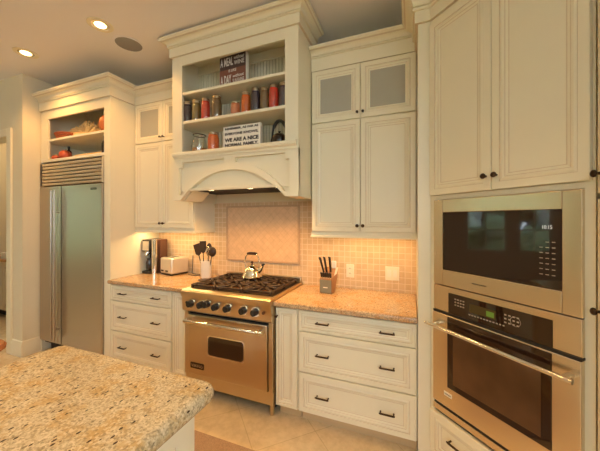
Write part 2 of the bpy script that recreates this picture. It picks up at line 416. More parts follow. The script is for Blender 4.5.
# backsplash
struct(B().box(-2.85, -.035 + .07, YB - .010, YB - .0005, .90, 1.72).build('wall_backsplash', 'tile', smooth=False))
t = thing('tile_panel', 'framed panel of diagonal stone tiles on the wall above the range', 'tile panel', (-1.438, YB - .011, 1.11))
B().box(-.41, .41, -.007, -.0005, .008, .558).build('diagonal_tiles', 'tile_d', t, smooth=False)
b = B(); 
for q in ((-.427, -.405, -.008, .574), (.405, .427, -.008, .574), (-.405, .405, -.008, .012), (-.405, .405, .554, .574)): b.box(q[0], q[1], -.014, -.0005, q[2], q[3], .004)
b.build('border', 'tile_b', t)

# ------------------------------------------------------------------ base cabinets
def base_cabinet(label, x0, x1, yf, dz, group):
    t = thing('base_cabinet', label, 'cabinet', (x0, yf, 0), 0, group); w = x1 - x0; d = YB - yf - .014; zt = .873 + dz
    B().box(0, w, 0, d, .105 + dz, zt).build('body', 'cream', t, smooth=False)
    B().box(.002, w - .002, .07, d, .001, .104 + dz).build('toe_kick', 'toe', t, smooth=False)
    for (a, c, fw) in ((.712, .862, .022), (.408, .703, .036), (.112, .399, .036)):
        dr = B().panel(.008, w - .008, a + dz, c + dz, 0, .02, fw).build('drawer', PNT, t, smooth=False)
        for fx in (.235, .775): pull(dr, w * fx, (a + c) / 2 + dz)
    return t
YBF, YLF = 1.978, 1.990
base_cabinet('cream three drawer base cabinet right of the stove', -.790, .034, YBF, 0, 'drawer base cabinets')
base_cabinet('cream three drawer base cabinet between refrigerator and stove', -2.856, -2.035, YLF, .015, 'drawer base cabinets')
def narrow(label, x0, x1, yf, dz, kx):
    t = thing('narrow_cabinet', label, 'cabinet', (x0, yf, 0), 0, 'narrow pullout cabinets'); w = x1 - x0; d = YB - yf - .014
    B().box(0, w, 0, d, .105 + dz, .873 + dz).build('body', 'cream', t, smooth=False)
    B().box(.002, w - .002, .07, d, .001, .104 + dz).build('toe_kick', 'toe', t, smooth=False)
    p = B().panel(.006, w - .006, .112 + dz, .862 + dz, 0, .02, .022).build('door', PNT, t, smooth=False)
    if kx: knob(p, kx, .80 + dz, r=.011)
narrow('narrow cream pullout cabinet with knob at the right side of the stove', -.979, -.792, YBF, 0, .020)
narrow('plain narrow cream panel cabinet at the left side of the stove', -2.033, -1.848, YLF, .015, None)

def rrect(x0, x1, z0, z1, r, n=5):
    p = []
    for cx, cz, a0 in ((x1 - r, z1 - r, 0), (x0 + r, z1 - r, 90), (x0 + r, z0 + r, 180), (x1 - r, z0 + r, 270)):
        for k in range(n + 1):
            a = math.radians(a0 + 90 * k / n); p.append((cx + r * math.cos(a), cz + r * math.sin(a)))
    return p
def counter(name, label, outline, z0, z1, mat, r=.012):
    b = B().prism(outline, z0, z1, 'z')
    es = [e for e in b.bm.edges if abs(e.verts[0].co.z - e.verts[1].co.z) < 1e-6]
    bmesh.ops.bevel(b.bm, geom=es, offset=r, segments=4, profile=.5, affect='EDGES')
    b._flat(b.bm.faces); o = b.build(name, mat, ang=50); return tag(o, label, 'countertop')
counter('countertop', 'golden granite countertop under the knife block, right of the stove', [(-.979, 1.928), (.034, 1.928), (.034, YB - .012), (-.979, YB - .012)], .874, .915, 'granite_c')
counter('countertop', 'golden granite countertop under the toaster, left of the stove', [(-2.856, 1.942), (-1.848, 1.942), (-1.848, YB - .012), (-2.856, YB - .012)], .889, .93, 'granite_c')

# island
b = B(); rings = []; r = .030; z0, z1 = .850, .915
steps = [(r * (1 - math.sin(q)), z0 + r * (1 - math.cos(q))) for q in [k * PI / 10 for k in range(6)]] + [(r * (1 - math.cos(q)), z1 - r + r * math.sin(q)) for q in [k * PI / 10 for k in range(6)]]
for ins, z in steps: rings.append([b.bm.verts.new((x, y, z)) for x, y in rrect(-1.632 + ins, -.683 - ins, -1.5 + ins, .895 - ins, .055 - ins, 8)])
fs = [b.bm.faces.new((p[k], p[(k + 1) % len(p)], q[(k + 1) % len(p)], q[k])) for p, q in zip(rings, rings[1:]) for k in range(len(p))]
b._tag(fs); b.bm.faces.new(rings[0]); b.bm.faces.new(rings[-1])
tag(b.build('island_countertop', 'granite_i', ang=60), 'speckled beige granite slab on top of the kitchen island', 'countertop')
t = thing('island_cabinet', 'cream island cabinet with framed panels under the speckled granite', 'island', (-1.18, -.3, 0))
B().box(-.40, .415, -1.14, 1.15, .10, .849).build('body', 'cream', t, smooth=False)
B().box(-.34, .33, -1.1, 1.10, .001, .099).build('toe_kick', 'toe', t, smooth=False)
for i in range(3):                                                      # framed panels on the long right side
    y0 = -1.07 + i * .745
    pb = B().panel(y0 + .0, y0 + .68, .13, .82, 0, .02, .06)
    pb.xf(Matrix.Translation((.415, 0, 0)) @ Matrix.Rotation(PI / 2, 4, 'Z')); pb.build('panel', PNT, t, smooth=False)
pb = B().panel(-.36, .36, .13, .82, 0, .02, .06); pb.xf(Matrix.Translation((0, 1.15, 0)) @ Matrix.Rotation(PI, 4, 'Z')); pb.build('panel', PNT, t, smooth=False)

# ------------------------------------------------------------------ refrigerator and its cabinet
FX0, FX1, FY = -4.045, -2.858, 1.975
t = thing('refrigerator_cabinet', 'tall cream cabinet with two open shelves built around the refrigerator', 'cabinet', (0, 0, 0))
b = B().box(FX1 - .095, FX1, FY, YB - .002, 0.001, 2.98)                # right panel and stile
b.box(FX0, FX0 + .012, FY + .02, YB - .002, .001, 2.98)
b.box(FX0, FX0 + .135, FY, FY + .02, 2.235, 2.98)
b.box(FX0, FX0 + .012, FY, FY + .02, .001, 2.235)
b.box(FX0 + .135, FX1 - .095, FY, FY + .02, 2.70, 2.98)
b.build('body', 'cream', t, smooth=False)
B().box(FX0 + .013, FX1 - .096, FY + .021, YB - .003, 2.955, 2.975).build('top', 'cream_in', t, smooth=False)
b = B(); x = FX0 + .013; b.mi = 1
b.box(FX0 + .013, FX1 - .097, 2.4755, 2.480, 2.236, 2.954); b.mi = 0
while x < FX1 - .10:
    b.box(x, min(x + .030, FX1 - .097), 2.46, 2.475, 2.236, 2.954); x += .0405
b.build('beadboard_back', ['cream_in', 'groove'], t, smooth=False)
B().box(FX0 + .013, FX1 - .096, FY + .004, 2.459, 2.443, 2.468, .003).build('shelf', 'cream_in', t, smooth=False)
B().box(FX0 + .013, FX1 - .096, FY + .002, 2.475, 2.205, 2.235, .003).build('shelf', 'cream_in', t, smooth=False)
# frieze and stepped crown sections; a third entry marks glazed fillets and the frieze's painted shadow line
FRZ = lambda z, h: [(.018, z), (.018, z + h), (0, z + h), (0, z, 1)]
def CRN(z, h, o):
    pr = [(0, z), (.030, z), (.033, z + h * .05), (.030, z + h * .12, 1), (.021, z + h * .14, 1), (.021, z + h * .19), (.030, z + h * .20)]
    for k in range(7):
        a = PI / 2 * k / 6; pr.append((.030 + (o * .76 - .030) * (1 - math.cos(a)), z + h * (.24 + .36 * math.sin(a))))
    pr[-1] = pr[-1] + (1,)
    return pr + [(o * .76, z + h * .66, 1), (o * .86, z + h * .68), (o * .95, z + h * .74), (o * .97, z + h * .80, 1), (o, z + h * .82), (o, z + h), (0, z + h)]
pth = [(FX0 - .008, FY), (FX1, FY), (FX1, 2.236)]
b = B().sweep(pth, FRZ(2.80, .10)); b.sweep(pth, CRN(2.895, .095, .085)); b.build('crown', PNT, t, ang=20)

t = thing('refrigerator', 'built in stainless steel side by side refrigerator under the open shelves', 'refrigerator', (0, 0, 0))
x0, x1 = FX0 + .016, FX1 - .100
B().box(x0, x1, FY + .03, YB - .02, .10, 2.19).build('body', 'dark', t, smooth=False)
B().box(x0 + .02, x1 - .02, FY + .08, YB - .03, .001, .099).build('toe_grille', 'dark', t, smooth=False)
xs = -3.685
for (a, c) in ((x0, xs - .003), (xs + .003, x1)):
    d = B().box(a, c, FY - .022, FY + .029, .145, 1.915, .006).build('door', 'steel_v', t)
    hx = c - .022 if c < -3 and a == x0 else a + .028
    hb = B().tube([(hx, FY - .075, .20), (hx, FY - .075, 1.86)], .011, 12)
    for z in (.32, 1.62): hb.cyl((hx, FY - .022, z), (hx, FY - .075, z), .009, seg=10)
    hb.build('handle', 'steel_v', d)
    if a != x0: B().box(a + .055, a + .062, FY - .024, FY - .021, .15, 1.91).build('door_reflection', 'dark', d, smooth=False)  # dark strip standing in for a reflection on the steel door
B().box(x0 + .005, x1 - .004, FY + .0125, FY + .029, 1.922, 2.195).build('grille_recess', 'dark', t, smooth=False)
g = B()
for i in range(7):
    z = 1.928 + i * .0375
    g.prism([(FY + .011, z), (FY - .010, z), (FY - .017, z + .006), (FY - .012, z + .027), (FY - .004, z + .029), (FY + .011, z + .029)], x0 + .035, x1 - .003, 'x')
g.box(x0, x0 + .004, FY - .020, FY + .012, 1.922, 2.195).box(x1 - .003, x1, FY - .02, FY + .012, 1.922, 2.195)
g.build('grille', 'steel_g', t, smooth=False)
bd = B().box(-3.125, -3.035, FY - .026, FY - .0222, 1.850, 1.872).build('badge', 'black', t, smooth=False)
text('lettering', 'SUB-ZERO', .02, 'chrome', bd, (-3.08, FY - .0268, 1.861), .076, .010)

# shelf decorations above the refrigerator
t = thing('woven_basket', 'shallow red woven basket on the shelf above the refrigerator', 'basket', (-3.80, 2.09, 2.469))
b = B()
for i in range(5):
    r = .085 + .010 * i; b.tube([(r * math.cos(a * PI / 12), r * .7 * math.sin(a * PI / 12), .010 + i * .016) for a in range(24)], .0085, 8, True)
b.lathe([(0, .002), (.085, .002), (.085, .012), (0, .012)], sy=.7); b.build('bowl', 'basket', t)
o = B()
for i in range(170):
    a = random.uniform(-1.4, 1.4); L = random.uniform(.15, .24); s = random.uniform(-1, 1)
    o.tube([(.01 * s, .02 * s, .012), (L * .5 * math.sin(a), .03 * s, .02 + L * .34 * math.cos(a)), (L * math.sin(a), .045 * s, .02 + L * .52 * math.cos(a))], [.004, .004, .006], 5)
o.cyl((-.10, 0, .012), (.10, 0, .012), .012)
o = o.build('straw_bundle', 'straw'); o.location = (-3.47, 2.13, 2.469); o.scale = (1.2, 1, 1.35); tag(o, 'fan of dried straw lying on the shelf above the refrigerator', 'dried straw')
def gourd(label, loc, r, mat, h=.9):
    t = thing('gourd', label, 'gourd', loc); b = B()
    seg = 28; prof = [(0.0, 0), (.6, .02), (.9, .3), (1, .55), (.86, .85), (.5, 1.05), (.12, 1.0), (0, .95)]
    b.lathe([(p * r, z * r * 1.4 * h) for p, z in prof], seg=seg)
    for v in b.bm.verts:
        a = math.atan2(v.co.y, v.co.x); f = 1 - .07 * abs(math.sin(4 * a)); v.co.x *= f; v.co.y *= f
    b.build('fruit', mat, t, ang=80)
    B().tube([(0, 0, r * 1.30 * h), (.004, 0, r * 1.5 * h), (.016, 0, r * 1.7 * h)], [.010, .007, .008], 8).build('stem', 'straw', t)
gourd('orange gourd at the right end of the upper shelf above the refrigerator', (-3.042, 2.065, 2.469), .080, 'pumpkin', 1.5)
gourd('larger red orange gourd below the basket on the lower shelf', (-3.765, 2.07, 2.236), .068, 'redgourd', 1.05)
gourd('smaller red gourd at the front left of the lower shelf', (-3.885, 2.035, 2.236), .040, 'redgourd')
t = thing('dark_bottle', 'dark glass bottle standing among the red gourds', 'bottle', (-3.86, 2.16, 2.236)); t.scale = (.85, .85, .85)
B().lathe([(0, 0), (.034, 0), (.036, .01), (.036, .13), (.028, .155), (.013, .17), (.013, .195), (0, .195)]).build('glass_body', 'bottle', t)
B().lathe([(0, .195), (.015, .195), (.015, .222), (0, .222)]).build('cap', 'black', t)
t = thing('dark_bottle', 'slim dark bottle at the right end of the lower refrigerator shelf', 'bottle', (-3.01, 2.02, 2.236))
B().lathe([(0, 0), (.026, 0), (.028, .01), (.028, .10), (.020, .125), (.011, .14), (.011, .165), (0, .165)]).build('glass_body', 'bottle', t)
B().lathe([(0, .165), (.013, .165), (.013, .185), (0, .185)]).build('cap', 'black', t)
o = B()
for i in range(60):
    a = random.uniform(-.25, .25); x = random.uniform(-.22, .10)
    o.tube([(x, random.uniform(-.04, .04), .006 + random.uniform(0, .03)), (x + .22, random.uniform(-.04, .04), .008 + random.uniform(0, .03))], .004, 5)
o = o.build('straw_bundle', 'straw'); o.location = (-3.42, 2.08, 2.236); tag(o, 'flat bundle of dried stalks on the lower refrigerator shelf', 'dried straw')

# ------------------------------------------------------------------ wall cabinets
def wall_cabinet(label, x0, x1, yf, zb, zs, zt, zc, hc, lights):
    t = thing('upper_cabinet', label, 'cabinet', (x0, yf, 0), 0, 'cream wall cabinets'); w = x1 - x0; d = YB - yf - .002; z0 = zb + .045
    b = B().box(0, .018, 0, d, z0, zt).box(w - .018, w, 0, d, z0, zt).box(.018, w - .018, 0, d, z0, z0 + .02).box(.018, w - .018, 0, d, zs - .012, zs + .012)
    b.box(.018, w - .018, 0, d, zt - .03, zt + .1).box(.018, w - .018, d - .012, d, z0, zt).box(0, .018, 0, d, zt, zt + .1).box(w - .018, w, 0, d, zt, zt + .1)
    b.build('body', 'cream_in', t, smooth=False)
    B().sweep([(0.0, d), (0, 0), (w, 0), (w, d)], [(-.02, zb), (.010, zb), (.010, zb + .012), (.004, zb + .02), (.004, z0), (-.02, z0)]).build('light_rail', 'cream', t)
    m = w / 2
    for i, (a, c) in enumerate(((.006, m - .002), (m + .002, w - .006))):
        p = B().panel(a, c, z0 + .006, zs - .006, 0, .02, .036).build('door', PNT, t, smooth=False)
        knob(p, m - .022 if i == 0 else m + .022, z0 + .055)
        p = B().panel(a, c, zs + .004, zt - .006, 0, .02, .036, center=False).build('glass_door', PNT, t, smooth=False)
        knob(p, m - .022 if i == 0 else m + .022, zs + .045, r=.011)
        B().box(a + .05, c - .05, -.010, -.006, zs + .05, zt - .05).build('glass_pane', 'frost', p, smooth=False)
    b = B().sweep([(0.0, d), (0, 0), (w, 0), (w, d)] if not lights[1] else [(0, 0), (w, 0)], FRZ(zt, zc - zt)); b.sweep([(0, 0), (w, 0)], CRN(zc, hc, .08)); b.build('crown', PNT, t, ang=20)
    ls = B().box(.10, w - .10, .20, .24, z0 - .018, z0 - .001, .003).build('light_strip', ['cream_in'], t, smooth=False)
    B().box(.11, w - .11, .205, .235, z0 - .0205, z0 - .0185).build('diffuser', 'strip', ls, smooth=False)
    return t
wall_cabinet('cream wall cabinet with glass top doors right of the mantel hood', -.784, .034, 2.262, 1.388, 2.335, 2.775, 2.88, .075, (1, 1))
wall_cabinet('cream wall cabinet with glass top doors between refrigerator and mantel hood', -2.853, -2.03, 2.262, 1.40, 2.365, 2.80, 2.895, .075, (1, 1))

# ------------------------------------------------------------------ mantel hood with shelves
HX0, HX1, HY = -2.024, -.790, 1.968
HC = (HX0 + HX1) / 2
t = thing('mantel_hood', 'large cream mantel range hood with jar shelves and arched valance', 'range hood', (0, 0, 0))
OX0, OX1 = -1.912, -.900
b = B().box(HX0, HX0 + .02, HY + .02, YB - .012, 1.712, 3.09).box(HX1 - .02, HX1, HY + .02, YB - .012, 1.712, 3.09)
b.box(HX0, OX0, HY, HY + .02, 2.0, 3.09).box(OX1, HX1, HY, HY + .02, 2.0, 3.09).box(OX0, OX1, HY, HY + .02, 2.915, 3.09)
IX0, IX1 = HX0 + .021, HX1 - .021
b.box(HX0 + .02, HX1 - .02, HY + .02, YB - .013, 3.075, 3.09).box(HX0, HX1, HY + .02, YB - .012, 3.0901, 3.12)
b.build('body', 'cream', t, smooth=False)
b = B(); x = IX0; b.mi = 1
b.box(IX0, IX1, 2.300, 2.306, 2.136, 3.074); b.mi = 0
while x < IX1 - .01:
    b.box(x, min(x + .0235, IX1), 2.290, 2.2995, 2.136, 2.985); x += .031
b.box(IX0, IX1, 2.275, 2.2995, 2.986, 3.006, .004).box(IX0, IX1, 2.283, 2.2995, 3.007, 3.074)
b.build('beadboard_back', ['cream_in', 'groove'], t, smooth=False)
for z in (2.392, 2.650): B().box(IX0, IX1, HY + .0205, 2.274, z, z + .024).box(OX0 + .0005, OX1 - .0005, HY + .004, HY + .0205, z, z + .024, .003).build('shelf', 'cream', t, smooth=False)
B().sweep([(HX0 + .03, HY), (HX1 - .008, HY)], [(-.02, 2.075), (.010, 2.075), (.014, 2.09), (.032, 2.10), (.036, 2.108), (.036, 2.124), (.028, 2.132), (-.02, 2.132)]).build('ledge', 'cream', t, ang=25)
B().box(HX0 + .02, HX1 - .02, HY + .02, 2.306, 2.108, 2.134).build('deck', 'cream', t, smooth=False)
# arched valance
def arc(a, zt, zb, n=24, p=1.0):
    """half-ellipse like segmental arch from (HC-a, zb) up to (HC, zt) and down"""
    h = zt - zb; R = (a * a + h * h) / (2 * h); out = []
    for i in range(n + 1):
        x = -a + 2 * a * i / n; out.append((HC + x, zt - R + math.sqrt(R * R - x * x)))
    return out
outer = arc(.500, 2.012, 1.755); inner = arc(.455, 1.952, 1.757)
val = B().prism([(HX0 + .02, 2.08), (HX0 + .02, 1.795), (HX1 - .02, 1.795), (HX1 - .02, 2.08)], HY + .034, HY + .048)
val.build('valance_panel', 'cream', t, smooth=False)
B().box(HC - .452, HC + .452, HY + .004, HY + .0335, 1.790, 1.812, .003).build('valance_rail', 'cream', t)
band = [(HX0, 1.712), (HX0 + .105, 1.712)] + [(HX0 + .185, 1.792)] + inner[2:-2] + [(HX1 - .185, 1.792), (HX1 - .105, 1.712), (HX1, 1.712), (HX1, 1.752)] + outer[::-1] + [(HX0, 1.752)]
fr = B().prism(band, HY - .006, HY + .0335)
fr.build('arch_band', 'cream', t, smooth=False)
fr = B().box(HX0, HX0 + .075, HY + .002, HY + .0335, 1.753, 2.078).box(HX1 - .075, HX1, HY + .002, HY + .0335, 1.753, 2.078)
fr.box(HX0 + .075, HX1 - .075, HY + .002, HY + .0335, 2.050, 2.078).box(HC - .055, HC + .055, HY + .002, HY + .0335, 2.0, 2.050)
fr.build('valance_frame', 'cream', t, smooth=False)
# closed brackets behind the feet, the steel insert and its lamps
for sx, xa in ((1, HX0 + .021), (-1, HX1 - .021)):
    B().prism([(xa, 1.712), (xa + sx * .085, 1.712), (xa + sx * .165, 1.792), (xa + sx * .165, 1.80), (xa, 1.80)], HY + .050, 2.24).build('bracket', 'cream', t, smooth=False)
ins = B().box(HX0 + .022, HX1 - .022, HY + .05, YB - .014, 1.812, 1.842)
ins = ins.build('steel_insert', 'dark', t, smooth=False)
B().box(HX0 + .25, HX1 - .25, 2.16, 2.50, 1.806, 1.8115).build('baffle_filter', 'dark', ins, smooth=False)
for x in (-1.70, -1.29, -1.02): B().lathe([(0, 0), (.030, 0), (.032, .008), (0, .008)], (x, 2.09, 1.803)).build('lamp', 'hoodbulb', ins)
pth = [(HX0, 2.35), (HX0, HY), (HX1, HY), (HX1, 2.35)]
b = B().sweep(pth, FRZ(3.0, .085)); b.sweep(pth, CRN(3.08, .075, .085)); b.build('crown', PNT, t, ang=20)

# jars
def jar(label, x, w, h, mat, z=2.4165, y=2.025, group='preserve jars on the middle shelf of the hood', full=.86):
    t = thing('preserve_jar', label, 'jar', (x, y, z), 0, group); r = w / 2
    B().lathe([(0, .002), (r * .90, .002), (r * .96, .010), (r * .96, h * .68), (r * .82, h * full), (0, h * full)], seg=20).build('contents', mat, t)
    B().lathe([(0, 0), (r * .94, 0), (r, .008), (r, h * .70), (r * .80, h * .84), (r * .76, h * .88), (r * .76, h * .9), (0, h * .9)], seg=20).build('glass_body', 'jarglass', t)
    B().lathe([(0, h * .885), (r * .82, h * .885), (r * .84, h * .90), (r * .84, h * .985), (r * .80, h), (0, h)], seg=20).build('lid', 'lid', t)
JY = 2.025
for (pa, mat, h, lab) in (
    (-.9385, 'f_plum', .188, 'glass jar of dark plum preserves, leftmost of the jars under the dark sign shelf'),
    (-.8885, 'f_olive', .187, 'glass jar of olive green pickles between the plum jar and the red jar'),
    (-.838, 'f_red', .187, 'jar of bright red tomatoes in the left cluster of jars'),
    (-.779, 'f_brown', .190, 'tall wider jar of brownish beans closing the left cluster of jars'),
    (-.683, 'f_peach', .110, 'short peach coloured jar, the lowest on the middle shelf'),
    (-.633, 'f_orange', .172, 'jar of orange red slices just right of the short peach jar'),
    (-.588, 'f_blue', .190, 'jar of dark blackberry jam right of the orange red slices'),
    (-.547, 'f_brown', .180, 'jar of grey green beans between the blackberry jar and the red jar'),
    (-.5055, 'f_red', .190, 'jar of bright red tomatoes in the right cluster of jars'),
    (-.462, 'f_blue', .190, 'dark blue jar, rightmost on the middle shelf, beside the frame')):
    w = {'f_peach': .084}.get(mat, .080)
    if pa == -.779: w = .090
    jar(lab, pa * 2.2 / 2.2 * JY * 1.005 if False else pa * JY, w, h, mat)
jar('orange jar of carrots standing beside the white lettered sign', -.797 * JY, .098, .160, 'f_orange', 2.1345, JY, None)
# glass pitcher
t = thing('glass_pitcher', 'clear glass pitcher with brown grain at the bottom left of the lowest shelf', 'pitcher', (-.885 * JY, JY + .03, 2.1345))
B().lathe([(0, 0), (.062, 0), (.068, .01), (.072, .06), (.060, .12), (.050, .145), (.056, .165), (.053, .165), (.047, .146), (.056, .12), (.068, .06), (.060, .008), (0, .006)]).build('glass_body', 'glass', t)
B().lathe([(0, .009), (.060, .009), (.065, .045), (0, .048)]).build('contents', 'f_tan', t)
b = B().tube([(.050, 0, .145), (.085, 0, .150), (.108, 0, .115), (.100, 0, .06), (.070, 0, .04)], .008, 8); b.build('handle', 'glass', t)
b = B().tube([(.0545 * math.cos(a * PI / 12), .0545 * math.sin(a * PI / 12), .165) for a in range(24)], .004, 6, True); b.build('rim', 'bronze', t)
# signs
t = thing('wooden_sign', 'dark square sign with chalk white lettering on the top shelf of the hood', 'sign', (-.700 * 2.05, 2.075, 2.6745), math.radians(-3))
B().box(-.140, .140, -.018, .018, 0, .285).build('board', 'signwhite', t, smooth=False)
f = B().box(-.137, .137, -.0205, -.0185, .003, .282); f.mi = 1; f.box(-.137, .137, -.0212, -.0206, .003, .165)
f = f.build('painted_face', ['signdark', 'signbrown'], t, smooth=False)
text('lettering', 'A MEAL', .07, 'chalk', f, (-.062, -.0216, .232), .135, .072, bold=.001)
text('lettering', 'without', .04, 'chalk', f, (.070, -.0216, .255), .105, .030, font_shear=.3)
text('lettering', 'WINE', .04, 'chalk', f, (.070, -.0216, .210), .105, .036)
text('lettering', 'IS LIKE', .03, 'chalk', f, (0, -.0218, .150), .080, .022)
text('lettering', 'A DAY', .07, 'chalk', f, (-.070, -.0218, .078), .115, .076, bold=.001)
text('lettering', 'without', .04, 'chalk', f, (.062, -.0218, .098), .115, .028, font_shear=.3)
text('lettering', 'SUNSHINE', .04, 'chalk', f, (.062, -.0218, .056), .120, .034)
t = thing('wooden_sign', 'white sign with black block lettering on the lowest shelf of the hood', 'sign', (-.655 * 2.05, 2.06, 2.1345))
B().box(-.183, .183, -.012, .012, 0, .205).build('board', 'signwhite', t, smooth=False)
for (z, s, w, h) in ((.183, 'REMEMBER, AS FAR AS', .330, .022), (.138, 'EVERYONE KNOWS,', .330, .025), (.088, 'WE ARE A NICE', .335, .033), (.043, 'NORMAL FAMILY.', .330, .028)):
    text('lettering', s, .03, 'ink', t, (0, -.0128, z), w, h, bold=.0015)
# dark kettle on the lowest shelf
t = thing('black_kettle', 'black kettle with a high ring handle at the right end of the lowest shelf', 'kettle', (-.488 * 2.06, 2.09, 2.1345))
B().lathe([(0, 0), (.056, 0), (.068, .012), (.074, .04), (.066, .075), (.040, .098), (.020, .104), (0, .105)]).build('pot', 'bottle', t)
B().lathe([(0, .104), (.012, .104), (.007, .112), (.012, .122), (0, .126)]).build('lid_knob', 'black', t)
B().tube([(-.064 * math.cos(a * PI / 12) , 0, .085 + .125 * math.sin(a * PI / 12)) for a in range(13)], [.009] * 3 + [.014] * 7 + [.009] * 3, 10).build('handle', 'black', t)
B().tube([(.060, 0, .03), (.085, 0, .06), (.096, 0, .09)], [.016, .011, .008], 10).build('spout', 'bottle', t)

# ------------------------------------------------------------------ range
t = thing('range', 'stainless steel gas range with seven knobs under the mantel hood', 'range', (-1.413, 1.955, 0)); t.scale = (.946, 1, 1)
W = .452
B().box(-W, W, .002, .595, .12, .905).build('body', 'steel_h', t, smooth=False)
for sx in (-1, 1):
    for y in (.04, .55): B().cyl((sx * (W - .04), y, .001), (sx * (W - .04), y, .119), .020, seg=14).build('leg', 'steel_h', t)
B().box(-W + .03, W - .03, .09, .58, .03, .118).build('kick_recess', 'dark', t, smooth=False)
B().box(-W, W, -.014, .001, .105, .205, .004).build('kick_panel', 'steel_h', t)
# bull-nosed cooktop and control panel
cp = B().prism([(.0, .745), (-.030, .745), (-.052, .760), (-.055, .860), (-.075, .905), (-.072, .925), (-.055, .937), (.595, .937), (.595, .906), (.0, .906)], -W - .003, W + .003, 'x').build('control_panel', 'steel_h', t, ang=40)
B().box(-W + .02, W - .02, .012, .56, .9375, .940).build('burner_tray', 'iron', t, smooth=False)
B().box(-W, W, .562, .595, .9375, .985, .005).build('back_trim', 'steel_h', t)
for i, x in enumerate((-.348, -.232, -.170, -.076, .044, .200, .312)):
    kb = B(); z = .826 if i != 2 else .838
    kb.cyl((x, -.0545, z), (x, -.062, z), .039, .037, 24)
    kb = kb.build('knob_bezel', 'chrome', t)
    kk = B().cyl((x, -.0625, z), (x, -.096, z), .029, .025, 24).box(x - .005, x + .005, -.102, -.0965, z - .024, z + .024, .002).build('knob', 'black', kb)
B().cyl((.388, -.0545, .826), (.388, -.066, .826), .012, seg=16).build('igniter_button', 'redbrown', t)
B().cyl((-.400, -.0545, .830), (-.400, -.064, .830), .010, seg=16).build('switch', 'black', t)
# burners and grates (three grates, two burners each)
for i in range(3):
    cx = -.283 + i * .283
    for y in (.155, .42):
        bb = B().lathe([(0, 0), (.055, 0), (.055, .006), (.040, .012), (0, .012)], (cx, y, .9402)).build('burner', 'brass', t)
        B().lathe([(0, 0), (.034, 0), (.034, .006), (.028, .009), (0, .009)], (cx, y, .9523)).build('burner_cap', 'iron', bb)
    g = B(); z0, z1 = .955, .972; h = .136
    for y in (.018, .285, .545): g.box(cx - h, cx + h, y - .009, y + .009, z0, z1, .004, 1)
    for x in (-h + .009, h - .009): g.box(cx + x - .009, cx + x + .009, .018, .545, z0, z1, .004, 1)
    for y0 in (.155, .42):
        for k in range(8):
            a = k * PI / 4
            e = .128 / max(abs(math.cos(a)), abs(math.sin(a)))
            g.tube([(cx + .030 * math.cos(a), y0 + .030 * math.sin(a), z1 - .004), (cx + e * math.cos(a), y0 + e * math.sin(a), z1 - .006)], .011, 6)
    for x in (-h + .012, h - .012):
        for y in (.02, .285, .54): g.box(cx + x - .009, cx + x + .009, y - .009, y + .009, .9403, z0 + .002)
    g.build('grate', 'iron', t)
B().box(-.411, .414, -.008, .0015, .206, .742).build('door_gap', 'dark', t, smooth=False)
for a, c in ((-W, -.4115), (.4145, W)): B().box(a, c, -.026, .0015, .2055, .742, .003).build('side_trim', 'steel_h', t)
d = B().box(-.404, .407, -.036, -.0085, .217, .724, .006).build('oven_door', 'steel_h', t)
B().prism(rrect(-.186, .196, .398, .572, .03), -.040, -.0362).build('window_frame', 'chrome', d, smooth=False)
B().prism(rrect(-.176, .186, .408, .562, .025), -.0425, -.0392).build('window_glass', 'blackglass', d, smooth=False)
hb = B().tube([(-.400, -.090, .682), (.400, -.090, .682)], .016, 14)
for x in (-.375, .375): hb.box(x - .014, x + .014, -.096, -.0355, .662, .702, .004)
hb.build('handle', 'chrome', d)
bd = B().prism(rrect(-.375, -.225, .268, .318, .008), -.0395, -.0362).build('badge', 'bronze', d, smooth=False)
text('lettering', 'VIKING', .03, 'chrome', bd, (-.300, -.0402, .293), .125, .024)

# kettle on the range
t = thing('tea_kettle', 'polished steel tea kettle with dark grip on the gas range', 'kettle', (-1.435, 2.375, .9735))
B().lathe([(0, 0), (.088, 0), (.097, .006), (.098, .016), (.088, .030), (.084, .05), (.070, .085), (.048, .112), (.036, .120), (.034, .126), (0, .132)], seg=32).build('pot', 'copper', t)
B().lathe([(0, .132), (.010, .132), (.007, .142), (.015, .152), (.010, .164), (0, .166)]).build('lid_knob', 'redbrown', t)
B().tube([(.060, 0, .055), (.098, 0, .085), (.118, 0, .125)], [.022, .015, .010], 12).build('spout', 'copper', t)
w = B().tube([(.112, 0, .128), (.124, 0, .138), (.140, 0, .140)], [.013, .010, .006], 8).build('whistle', 'black', t)
hp = [(-.070, 0, .082), (-.084, 0, .15), (-.070, 0, .205), (-.045, 0, .232), (.045, 0, .232), (.070, 0, .205), (.084, 0, .15), (.070, 0, .082)]
h = B().tube(hp, .0055, 8).build('handle', 'chrome', t)
B().tube([(-.052, 0, .234), (-.03, 0, .237), (.03, 0, .237), (.052, 0, .234)], [.011, .014, .014, .011], 10).build('grip', 'brownplastic', h)

# ------------------------------------------------------------------ left counter things
ZL = .9305
t = thing('coffee_maker', 'black and chrome coffee maker standing in the corner behind the toaster', 'coffee maker', (-2.705, 2.325, ZL))
B().box(-.138, -.012, .0, .20, 0, .03, .006).build('base', 'black', t)
B().box(-.138, -.012, .10, .20, .0305, .245, .006).build('water_tank', 'black', t)
hd = B().box(-.138, -.012, .0, .20, .2455, .385, .008).build('brew_head', 'black', t)
B().box(-.126, -.030, -.004, -.0005, .262, .365, .002).build('front_plate', 'toast', hd)
B().lathe([(0, 0), (.034, 0), (.041, .02), (.041, .09), (.030, .12), (.032, .14), (0, .14)], (-.075, .052, .031)).build('carafe', 'bottle', t)
B().cyl((-.075, -.003, .205), (-.075, .02, .235), .016, .028, 14).build('filter_spout', 'chrome', t)
B().cyl((.022, .03, 0), (.022, .03, .385), .030, .030, 20).build('steam_column', 'chrome', t)
B().box(-.008, .062, .075, .175, .0, .385, .008).build('grinder_housing', 'redbrown', t)
